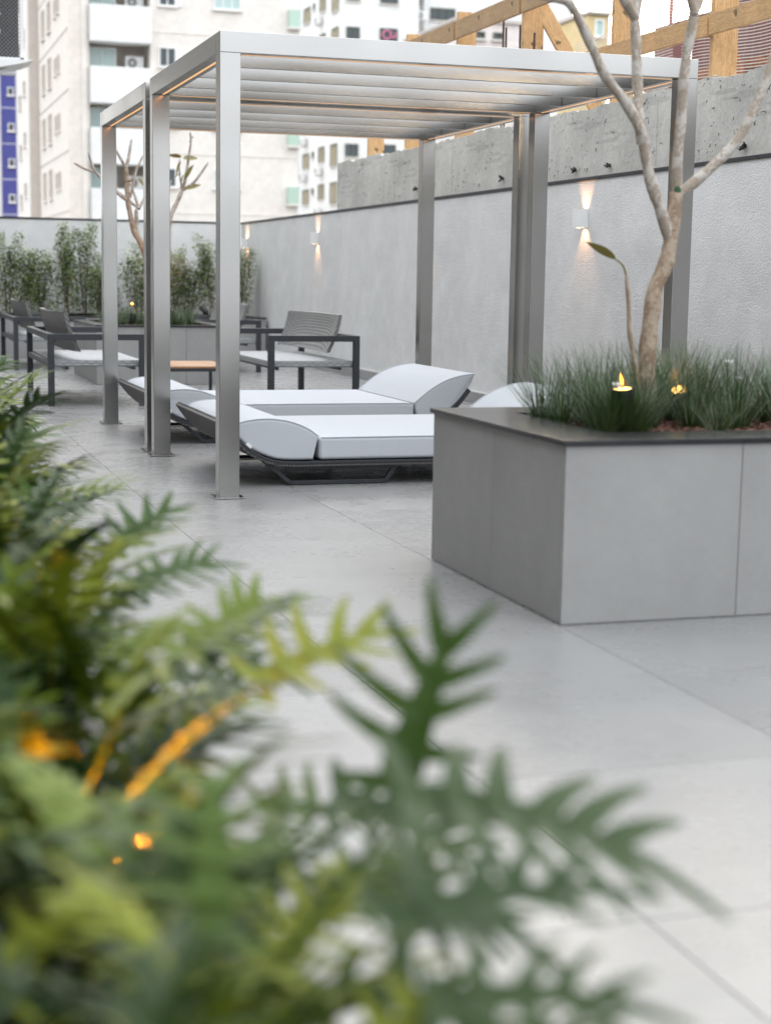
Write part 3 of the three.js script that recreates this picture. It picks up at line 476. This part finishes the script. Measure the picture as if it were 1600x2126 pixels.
const leafMats = [[.022, .05, .007], [.035, .075, .009], [.06, .105, .01], [.11, .16, .011], [.17, .2, .012], [.024, .052, .012]].map(c => phy(c, .5, { side: THREE.DoubleSide, transmission: .2, specularIntensity: .4 }));
function philodendron(x, z, n, h, label, sc = 1) {
  const t = thing('philodendron', label, 'plant', [x, FY + .15, z], 0, 'lobed foreground plants');
  for (let k = 0; k < n; k++) {
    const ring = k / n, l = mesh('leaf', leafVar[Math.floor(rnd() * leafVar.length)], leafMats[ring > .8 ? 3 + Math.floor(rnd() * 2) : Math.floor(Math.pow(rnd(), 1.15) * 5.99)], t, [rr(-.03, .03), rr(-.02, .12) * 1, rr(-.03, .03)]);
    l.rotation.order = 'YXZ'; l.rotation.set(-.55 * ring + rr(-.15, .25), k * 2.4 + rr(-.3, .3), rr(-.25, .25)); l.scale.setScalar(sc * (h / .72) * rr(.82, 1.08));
  }
  return t;
}
{
  let i = 0;
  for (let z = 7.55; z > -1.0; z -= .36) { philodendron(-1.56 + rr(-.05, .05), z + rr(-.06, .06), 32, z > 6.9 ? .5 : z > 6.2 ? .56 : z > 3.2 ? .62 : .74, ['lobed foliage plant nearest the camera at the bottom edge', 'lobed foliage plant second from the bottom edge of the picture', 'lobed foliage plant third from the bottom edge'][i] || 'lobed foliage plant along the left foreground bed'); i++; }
  for (let z = 7.75, j = 0; z > 4.6; z -= .45, j++) philodendron(-1.98 + rr(-.05, .05), z, 26, .6, 'lobed foliage plant against the left picture edge, in the inner row');
}

const bladeVar = [0, 1, 2].map(i => lobedLeaf(1, 5 + (i % 2), .02, .3 + .15 * i, .25));
{
  const plants = scene.children.filter(o => o.name.startsWith('philodendron'));
  const lv = [[-1.217, .62, 6.922, -1.103, .84, 6.846, 1, .74], [-1.274, .68, 7.131, -.978, .6, 7.156, 0, .84], [-1.344, .62, 7.306, -1.147, .66, 7.307, 5, .9], [-1.28, .64, 6.483, -1.05, .70, 6.429, 4, .8], [-1.32, .62, 5.608, -1.12, .66, 5.548, 1, .8], [-1.343, .6, 7.424, -1.179, .62, 7.476, 0, .9], [-1.31, .62, 4.343, -1.13, .66, 4.5, 3, .75], [-1.32, .62, 6.2, -1.15, .7, 6.08, 3, .8], [-1.3, .6, 6.05, -1.13, .56, 6.1, 0, .9], [-1.3, .62, 5.2, -1.13, .7, 5.1, 1, .8], [-1.24, .56, 6.75, -1.06, .48, 6.8, 0, .9], [-1.3, .55, 7.0, -1.1, .5, 7.05, 5, .9], [-1.3, .5, 6.6, -1.12, .45, 6.55, 1, .9], [-1.32, .5, 5.85, -1.14, .46, 5.8, 0, .9], [-1.36, .52, 7.2, -1.2, .5, 7.3, 1, .9]];
  lv.forEach(([ax, ay, az, bx, by, bz, m, k], i) => {
    const a = V(ax, ay, az), b = V(bx, by, bz), p = plants.reduce((q, o) => o.position.distanceTo(a) < q.position.distanceTo(a) ? o : q), d = b.clone().sub(a), L = d.length() * k;
    const l = mesh('leaf', bladeVar[i % 3], leafMats[m], p, a.clone().sub(p.position).toArray()); l.scale.setScalar(L);
    const z = d.normalize(), x = new THREE.Vector3().crossVectors(V(0, 1, .35).normalize(), z).normalize(), y = new THREE.Vector3().crossVectors(z, x); l.quaternion.setFromRotationMatrix(new THREE.Matrix4().makeBasis(x, y, z));
    const q = a.clone().sub(p.position); mesh('stalk', limb([V(0, 0, 0), V(q.x * .3, q.y * .6, q.z * .3), q], .006, .004, 6, 0), leafMats[1], p);
  });
}

// ---------------------------------------------------------------- lamps
function sconce(z, label) {
  const t = thing('wall_lamp', label, 'lamp', [WX, 1.72, z], 0, 'up and down wall lamps'), w = .1, h = .15, d = .1;
  const p = .008; mesh('housing', merge([rbox(p, h, w, .002, -d + p / 2 - .001, 0, 0), rbox(p, h, w, .002, -p / 2 - .001, 0, 0), box(d - 2 * p, h - .001, p, -d / 2 - .001, 0, w / 2 - p / 2), box(d - 2 * p, h - .001, p, -d / 2 - .001, 0, -w / 2 + p / 2)]), M.white, t);
  for (const k of [1, -1]) {
    mesh('lens', new THREE.CylinderGeometry(.03, .03, .003, 20), M.lamp, t, [-d / 2, k * .006, 0]);
    const l = new THREE.SpotLight(0xffc08a, .25, 3, .8, .6, 2); l.position.set(-d / 2, k * .014, 0); l.target.position.set(-d / 2, k * 1.2, 0); l.castShadow = true; l.shadow.radius = .25; t.add(l, l.target);
  }
}
sconce(-3.93, 'white up and down wall lamp left of the front tree'); sconce(-7.95, 'white wall lamp hidden behind the rear right steel post'); sconce(-12.48, 'white wall lamp above the right sofa'); sconce(-16.75, 'white wall lamp in the far corner beside the front post');
function spike(x, y, z, aim, power, label, size = 1, cone = .62) {
  const t = thing('garden_spotlight', label, 'spotlight', [x, y, z], 0, 'garden spike spotlights'), dir = V(...aim).normalize(), q = new THREE.Quaternion().setFromUnitVectors(V(0, 1, 0), dir);
  const prof = [[.0, 0], [.02, 0], [.03, .008], [.033, .03], [.033, .062], [.036, .066], [.036, .108], [.031, .108], [.03, .098]].map(p => new THREE.Vector2(p[0] * size, p[1] * size));
  const head = mesh('lamp_head', new THREE.LatheGeometry(prof, 24), M.black, t, [0, .02, 0]); head.quaternion.copy(q);
  for (let k = 0; k < 3; k++) mesh('cooling_ring', new THREE.TorusGeometry(.034 * size, .002, 6, 24).rotateX(Math.PI / 2), M.black, head, [0, (.03 + k * .012) * size, 0]);
  mesh('lens', new THREE.CylinderGeometry(.03 * size, .03 * size, .004, 20), M.lampAmber, head, [0, .1 * size, 0]);
  mesh('spike', new THREE.CylinderGeometry(.008, .003, .3, 8), M.black, t, [0, -.13, 0]);
  const l = new THREE.SpotLight(0xff8f26, power, 6, cone, .7, 2); l.position.copy(dir).multiplyScalar(.118 * size).add(V(0, .02, 0)); l.target.position.copy(dir).multiplyScalar(2); l.castShadow = true; l.shadow.radius = 1; t.add(l, l.target);
}
spike(.968, FY + .65, 2.96, [-.14, 1, .14], 6, 'black spotlight glowing amber in the grass of the front planter', 1.25, .3);
spike(1.45, FY + .66, 2.5, [-.35, .8, .5], .1, 'half hidden spotlight glowing behind the trunk in the front planter');
spike(1.014, FY + .64, -9.78, [.1, 1, -.12], .5, 'black spotlight in the rear planter left of the middle posts');
spike(1.46, FY + .68, -9.85, [.1, 1, -.3], .4, 'small spotlight in the rear planter beside the middle post');
spike(2.98, FY + .62, -15.45, [-.5, .8, -.45], 1.5, 'tilted black spotlight lighting the shrubs left of the front post', 1.3);
spike(2.35, FY + .6, -15.8, [.2, .9, -.3], .5, 'spotlight hidden among the shrubs with amber lit leaves');
spike(-1.47, FY + .22, 6.52, [.12, 1, .1], 6, 'amber spotlight buried in the foreground leaves', 1, .9);
spike(-1.5, FY + .17, 5.1, [0, .8, -.5], 3, 'amber spotlight deep in the foliage farther along the bed');

// ---------------------------------------------------------------- building site beyond the wall
{
  const zs = [-2.38, -4.09, -6.08, -7.9, -9.6], lab = ['timber post right of the pergola corner', 'timber post behind the tree branches', 'double timber post with a brace behind the pergola roof', 'timber post with sawn top left of the brace', 'short visible timber post at the left end of the fence rail'];
  zs.forEach((z, i) => {
    const t = thing('timber_post', lab[i], 'timber post', [4.22, 2.6, z], 0, 'timber fence posts of the building site'), top = i > 2 ? 3.975 : 4.6, h = top - 2.6;
    mesh('post_plank', rbox(.155, h, .05, .003, 0, 0, 0, 1), M.wood, t, [0, h / 2, 0]);
    mesh('side_plank', rbox(.05, h - .06, .12, .003, 0, 0, 0, 1), M.wood, t, [.104, (h - .06) / 2, -.04]);
    if (i === 2 || i === 0) mesh('brace', bar(V(.1, 1.25, -.1), V(.55, .1, .5), .05, .14), M.wood, t);
  });
  const low = thing('timber_post', 'stub of timber post seen below the pergola roof at the concrete end', 'timber post', [4.22, 2.6, -11.1]); mesh('post_plank', rbox(.155, .75, .05, .003), M.wood, low, [0, .375, 0]); mesh('side_plank', rbox(.05, .7, .12, .003), M.wood, low, [.104, .35, -.04]);
  const r1 = thing('timber_rail', 'lower timber rail sloping away behind the tree branches', 'timber rail', [4.12, 3.075, 0]); [[.6, -2.36], [-2.38, -6.1], [-6.1, -9.55]].forEach(([a, b]) => mesh('rail_plank', rbox(.035, .15, a - b - .01, .003, 0, 0, 0, 2), M.wood, r1, [0, 0, (a + b) / 2]));
  const r2 = thing('timber_rail', 'upper weathered timber rail at the top edge above the pergola', 'timber rail', [4.125, 3.785, 0]); [[.6, -2.36], [-2.38, -6.05], [-6.1, -7.88], [-7.92, -9.62]].forEach(([a, b]) => mesh('rail_plank', rbox(.035, .185, a - b - .01, .003, 0, 0, 0, 2), M.woodGrey, r2, [0, 0, (a + b) / 2]));
  [[-6.28, 3.62], [-6.42, 3.72], [-6.72, 3.74], [-6.85, 3.68], [-5.92, 3.5]].forEach(([z, y], i) => { const g = new THREE.CylinderGeometry(.011, .011, y - 2.55, 8); tag(mesh('rebar', g, M.rust, null, [4.2 + (i % 2) * .08, (y + 2.55) / 2, z]), 'rusty reinforcing bar sticking up beside the double timber post', 'rebar', 'reinforcing bars in the concrete wall'); });
  // red steel bracing, formwork boards and netting on the site
  const br = thing('steel_brace', 'red steel lattice bracing seen through the timber fence', 'steel brace', [6.2, 2.4, -6.5]);
  const bars = [[V(0, 0, 1.6), V(0, 3.2, 1.6)], [V(0, 0, -.6), V(0, 3.2, -.6)], [V(0, 1.0, -.6), V(0, 2.2, .5)], [V(0, 2.2, .5), V(0, 1.1, 1.6)], [V(0, 2.2, .5), V(0, 3.2, -.5)], [V(0, 2.1, .5), V(0, 3.2, 1.5)], [V(0, .9, -.6), V(0, .9, 1.6)]];
  for (const [a, b] of bars) mesh('bar', bar(a, b, .035, .035), M.redSteel, br);
  const st = thing('formwork_boards', 'stack of dark red formwork boards behind netting at the right edge', 'boards', [5.6, 2.1, -4.6]);
  for (let i = 0; i < 5; i++) mesh('board', rbox(.03, 1.6, .62, .003), M.maroon, st, [rr(0, .12), .8 + rr(-.1, .1), 1.2 - i * .64]);
  for (const [y, z] of [[.5, .2], [1.0, .2]]) mesh('waler', rbox(.05, .09, 3.2, .003, 0, 0, 0, 2), M.board, st, [-.05, y, z - .3]);
  mesh('brace', bar(V(-.25, 1.45, .1), V(-.2, .3, .75), .04, .16), M.board, st);
  function net(name, label, x, z0, z1, y0, y1, mat) { const g = new THREE.PlaneGeometry(Math.abs(z1 - z0), y1 - y0, 40, 16), p = g.attributes.position; for (let i = 0; i < p.count; i++) { const u = p.getX(i), v = p.getY(i); p.setZ(i, .05 * Math.sin(u * 2.3 + v) + .025 * Math.sin(u * 6 + v * 4)); p.setY(i, v + .04 * Math.sin(u * 1.7)); } g.computeVertexNormals(); const uv = g.attributes.uv; for (let i = 0; i < uv.count; i++) uv.setXY(i, uv.getX(i) * Math.abs(z1 - z0), uv.getY(i) * (y1 - y0)); g.rotateY(-Math.PI / 2); return tag(mesh(name, g, mat, null, [x, (y0 + y1) / 2, (z0 + z1) / 2]), label, 'netting', 'site safety netting'); }
  net('safety_net', 'fine white safety net in front of the dark red boards', 4.75, .8, -4.0, 2.5, 3.6, M.net);
  net('safety_net', 'white safety net sagging behind the branches and the brace', 4.8, -4.2, -6.4, 2.55, 3.55, M.netBand);
  const slab = structure('site_slab', box(14, .3, 26), M.concrete, [11.2, 1.5, -2]);
}

// ---------------------------------------------------------------- screened box at the upper left
{
  const t = thing('screened_unit', 'dark mesh screen in a pale metal frame at the upper left corner', 'screen', [-.33, 0, -11]);
  mesh('frame', merge([box(.04, 1.6, .04, .28, 4.42, 0), box(.04, 1.6, .04, -.75, 4.42, 0), box(1.07, .035, .04, -.235, 3.635, 0), box(1.07, .04, .04, -.235, 5.2, 0)]), M.alu, t);
  mesh('backing', box(1.0, 1.54, .02, -.235, 4.42, -.25), M.mesh, t);
  const w = []; for (let k = -34; k < 34; k++) for (const s of [1, -1]) { let a = V(-.235 + k * .045 - .78 * s, 3.65, 0), b = V(-.235 + k * .045 + .78 * s, 5.2, 0); const clip = (p, q) => { const x0 = -.735, x1 = .265; let t0 = 0, t1 = 1; const dx = q.x - p.x; const ta = (x0 - p.x) / dx, tb = (x1 - p.x) / dx; t0 = Math.max(t0, Math.min(ta, tb)); t1 = Math.min(t1, Math.max(ta, tb)); return t1 - t0 > .01 ? [p.clone().lerp(q, t0), p.clone().lerp(q, t1)] : null; }; const c = clip(a, b); if (c) w.push(bar(c[0], c[1], .005, .004)); }
  mesh('wire_mesh', merge(w), M.acGrille, t).userData.kind = 'stuff';
  for (const y of [4.15, 3.95]) mesh('shelf', rbox(.3, .03, .1, .005), M.alu, t, [-.1, y, -.12]);
  const s = new THREE.Shape(); s.moveTo(-.8, 0); s.lineTo(.39, 0); s.lineTo(.30, -.035); s.lineTo(0, -.10); s.lineTo(-.8, -.13); s.closePath();
  mesh('ledge', uvm(new THREE.ExtrudeGeometry(s, { depth: .7, bevelEnabled: false }).translate(0, 3.615, -.5)), M.white, t);
  mesh('bracket', bar(V(.0, 3.5, .05), V(.2, 3.59, .05), .02, .02), M.steelDark, t); mesh('pipe', new THREE.CylinderGeometry(.03, .03, .7, 12).rotateZ(Math.PI / 2), M.alu, t, [-.15, 3.47, .05]);
  mesh('mast', box(.1, 9.4, .1, -.6, -1.1, -.6), M.alu, t);
}

// ---------------------------------------------------------------- buildings
function win(parent, pos, turn, w, h, frameMat, paneMat, mull = 1) {
  const f = .06, b = [box(w, f, .12, 0, h / 2 - f / 2, 0), box(w, f, .12, 0, -h / 2 + f / 2, 0), box(f, h - 2 * f, .12, -w / 2 + f / 2, 0, 0), box(f, h - 2 * f, .12, w / 2 - f / 2, 0, 0)];
  for (let i = 1; i <= mull; i++) b.push(box(f * .8, h - 2 * f, .1, -w / 2 + w * i / (mull + 1), 0, 0));
  const m = mesh('window', merge(b), frameMat, parent, pos); m.rotation.y = turn;
  mesh('pane', box(w - 2 * f, h - 2 * f, .03, 0, 0, -.035), paneMat, m); mesh('sill', box(w + .16, .06, .2, 0, -h / 2 - .035, .02), M.creamWhite, m); return m;
}
function acUnit(label, pos, turn = 0) {
  const t = thing('air_conditioner', label, 'air conditioner', pos, turn, 'outdoor air conditioners on the buildings');
  mesh('casing', rbox(.86, .62, .34, .03), M.plastic, t); mesh('fan_grille', new THREE.CylinderGeometry(.23, .23, .03, 24).rotateX(Math.PI / 2), M.acGrille, t, [-.12, 0, .175]); mesh('fan_hub', new THREE.CylinderGeometry(.06, .06, .04, 12).rotateX(Math.PI / 2), M.plastic, t, [-.12, 0, .18]);
  for (const x of [-.3, .3]) mesh('bracket', box(.05, .05, .5, x, -.34, -.1), M.alu, t);
  return t;
}
{ // cream apartment block
  const t = thing('apartment_building', 'cream apartment block with balconies filling the upper left', 'building'), z = -70, Y0 = -12, Y1 = 26, H = Y1 - Y0, yc = (Y0 + Y1) / 2;
  mesh('wall', box(.95, H, 14, 7.715, yc, z - 7), M.cream, t);                      // corner strip and side
  mesh('wall', box(7.2, H, 14, 14.65, yc, z - 7), M.creamWhite, t);                 // main face right of the balconies
  mesh('recess_wall', box(2.86, H, 12.6, 9.62, yc, z - 7.7 - .6), M.cream, t);      // back of the balcony recess
  mesh('rear_wing', box(.9, H, 7.2, 7.18, yc, -87.65), M.tan, t); mesh('rear_cladding', box(.05, H, 7.2, 6.70, yc, -87.65), M.creamWhite, t);
  mesh('rib', box(.22, H, .1, 7.95, yc, z + .05), M.creamWhite, t);
  for (let k = -5; k <= 5; k++) {
    const y = 10.8 + 2.79 * k;                                                      // bottom of the balcony opening
    const s = new THREE.Shape(); s.moveTo(8.2, 0); s.quadraticCurveTo(9.6, -.55, 11.04, 0); s.lineTo(11.04, .9); s.lineTo(8.2, .9); s.closePath();
    mesh('balcony_parapet', uvm(new THREE.ExtrudeGeometry(s, { depth: 1.66, bevelEnabled: false }).rotateX(Math.PI / 2).translate(0, y, z - .0 - .35)), M.whiteWall, t);
    win(t, [8.92, y + .52, z - .95], 0, 1.3, 1.02, M.white, k % 3 === 0 ? M.glassPale : M.glassPale, 1);
    win(t, [11.86, y + .62, z + .03], 0, .82, .92, M.white, M.glass, 1);
    mesh('shutter', box(.3, .9, .05, 12.42, y + .62, z + .05), M.white, t);
    win(t, [14.72, y + .62, z + .03], 0, 1.3, .92, M.white, M.glassPale, 2); mesh('floor_band', box(7.1, .03, .03, 14.65, y + 1.75, z + .015), M.cream, t); mesh('floor_band', box(.03, .03, 13.9, 7.225, y + 1.75, z - 7), M.tan, t);
    for (const [zz, w] of [[-81.2, 1.4], [-78.2, 1.5], [-75.4, .7], [-74.0, .7]]) win(t, [7.23, y + .55, zz], -Math.PI / 2, w * .8, w > 1 ? 1.5 : .85, M.tan, M.glass, 1);
    for (const [zz, d] of [[-86.2, 0], [-89, -.5]]) win(t, [6.66, y + .6 + d, zz], -Math.PI / 2, .8, .8, M.tan, M.glass, 0);
    const gb = mesh('green_glass_balcony', box(.56, .8, .3), M.glassGreen, t, [17.98, y - .05, z + .16]); mesh('ledge', box(.62, .1, .36, 0, -.46, 0), M.creamWhite, gb);
  }
  [[0, 'on the balcony left of the pergola corner'], [-2, 'behind the bare tree branches'], [1, 'on the balcony at the top picture edge']].forEach(([k, w]) => acUnit('white air conditioner ' + w, [10.42, 10.8 + 2.79 * k + .36, z - .85]));
}
{ // blue and white tower
  const t = thing('tower_building', 'white tower with a deep blue stripe of small windows at the left edge', 'building'), z = -118;
  mesh('wall', box(11, 50, 8, 5.3, 10, z - 4.1), M.whiteWall, t); mesh('blue_stripe', box(1.08, 50, .2, 8.28, 10, z), M.blue, t);
  for (let k = -5; k < 8; k++) { win(t, [8.45, 14.55 + 2.6 * (k - 0), z + .14], 0, .46, .6, M.white, M.glass, 0); mesh('joint', box(1.06, .05, .04, 8.28, 13.35 + 2.6 * k, z + .11), M.whiteWall, t); }
}
{ // white apartment block
  const t = thing('apartment_building', 'white apartment block with brown window frames behind the pergola', 'building'), z = -108, x0 = 30.95;
  mesh('wall', box(6.0, 60, 12, x0 + 3.0, 15, z - 6), M.whiteWall, t); mesh('wall', box(12, 60, 11, x0 + 12.9, 15, z - 7.0), M.whiteWall, t); mesh('recess_wall', box(.9, 60, 10, x0 + 6.45, 15, z - 7.4), M.creamWhite, t);
  mesh('corner_strip', box(.5, 60, .6, x0 - .1, 15, z - 12.2), M.blueGrey, t);
  for (let k = -6; k <= 6; k++) {
    const y = 18.75 + 2.76 * k;
    win(t, [x0 + 1.0, y, z + .03], 0, 1.0, .95, M.brownFrame, M.glass, 1);
    win(t, [x0 + 3.7, y, z + .03], 0, 1.35, 1.05, M.brownFrame, M.glass, 1);
    win(t, [x0 + 8.35, y - .0 + 2.0 - 2.76, z - 1.45], 0, 1.95, .9, M.brownFrame, M.glass, 2); win(t, [x0 + 6.45, y + .3, z - 2.35], 0, .75, .7, M.brownFrame, M.glass, 0);
    for (const [zz, w, h, pm, dy] of [[-117.2, 1.8, 1.15, M.curtain, -.25], [-112.6, 1.5, 1.15, M.curtain, -.05], [-109.1, 1.7, 1.6, M.curtain, -.3], [-115.1, .4, .5, M.glass, .1]]) win(t, [x0 - .03, y + dy, zz], -Math.PI / 2, w, h, M.brownFrame, pm, 1);
  }
  const sign = thing('neon_sign', 'pink glowing sign of two rounded letters in a dark window', 'sign', [x0 + 3.7, 18.8, z + .13]);
  mesh('letter', new THREE.TorusGeometry(.3, .06, 8, 24, 5.0).rotateZ(.7), M.neon, sign, [-.18, 0, 0]); mesh('letter', new THREE.TorusGeometry(.2, .06, 8, 20, 4.9).rotateZ(2.1), M.neon, sign, [.3, .03, 0]);
  acUnit('white air conditioner high on the white block right of the sign', [x0 + 6.25, 20.35, z - .2]);
  for (const [y, zz, w] of [[20.3, -113.0, 'below the top left window'], [9.2, -112.6, 'below the middle side window'], [9.0, -117.3, 'at the rear corner'], [11.7, -117.3, 'just under the pergola roof'], [6.2, -112.6, 'just above the white wall']]) acUnit('air conditioner on the side of the white block ' + w, [x0 - .3, y, zz], -Math.PI / 2);
}
{ // nearer pale block and ochre house in the glow
  const t = thing('apartment_building', 'pale pinkish house wall with two tiny windows above the pergola', 'building');
  mesh('wall', box(2.75, 22.7, 6, 20.5, -.65, -53), M.pinkWall, t); for (const x of [20.1, 20.8]) win(t, [x, 10.25, -49.97], 0, .36, .26, M.brownFrame, M.glass, 0); mesh('roof', box(2.9, .12, 6.2, 20.5, 10.77, -53), M.tan, t); mesh('downpipe', new THREE.CylinderGeometry(.05, .05, 20, 8), M.white, t, [21.6, 0, -49.9]);
  const h = thing('house', 'small ochre house in the bright sky glow between the timber posts', 'building');
  mesh('wall', box(.95, 22, 3, 27.2, 1.1, -56.5), M.yellowWall, h); mesh('roof', box(1.15, .12, 3.4, 27.2, 12.2, -56.5).rotateZ(0), M.tan, h); win(h, [27.2, 11.6, -54.97], 0, .4, .7, M.white, M.glassPale, 0);
}
{ // the tower this terrace belongs to, along the left outside the picture
  const t = thing('tower_building', 'low brown wing of the terrace building, left of the picture', 'building'), L = 46;
  mesh('wall', box(8, 20, L, TX - 4.02, -2, -10), M.wingWall, t);
  for (let k = 0; k < 2; k++) for (let i = 0; i < 9; i++) win(t, [TX + .03, 1.9 + 3.4 * k, -28 + 4.6 * i], Math.PI / 2, 3.2, 2.3, M.brownFrame, M.glass, 1);
}

renderer.render(scene, camera);
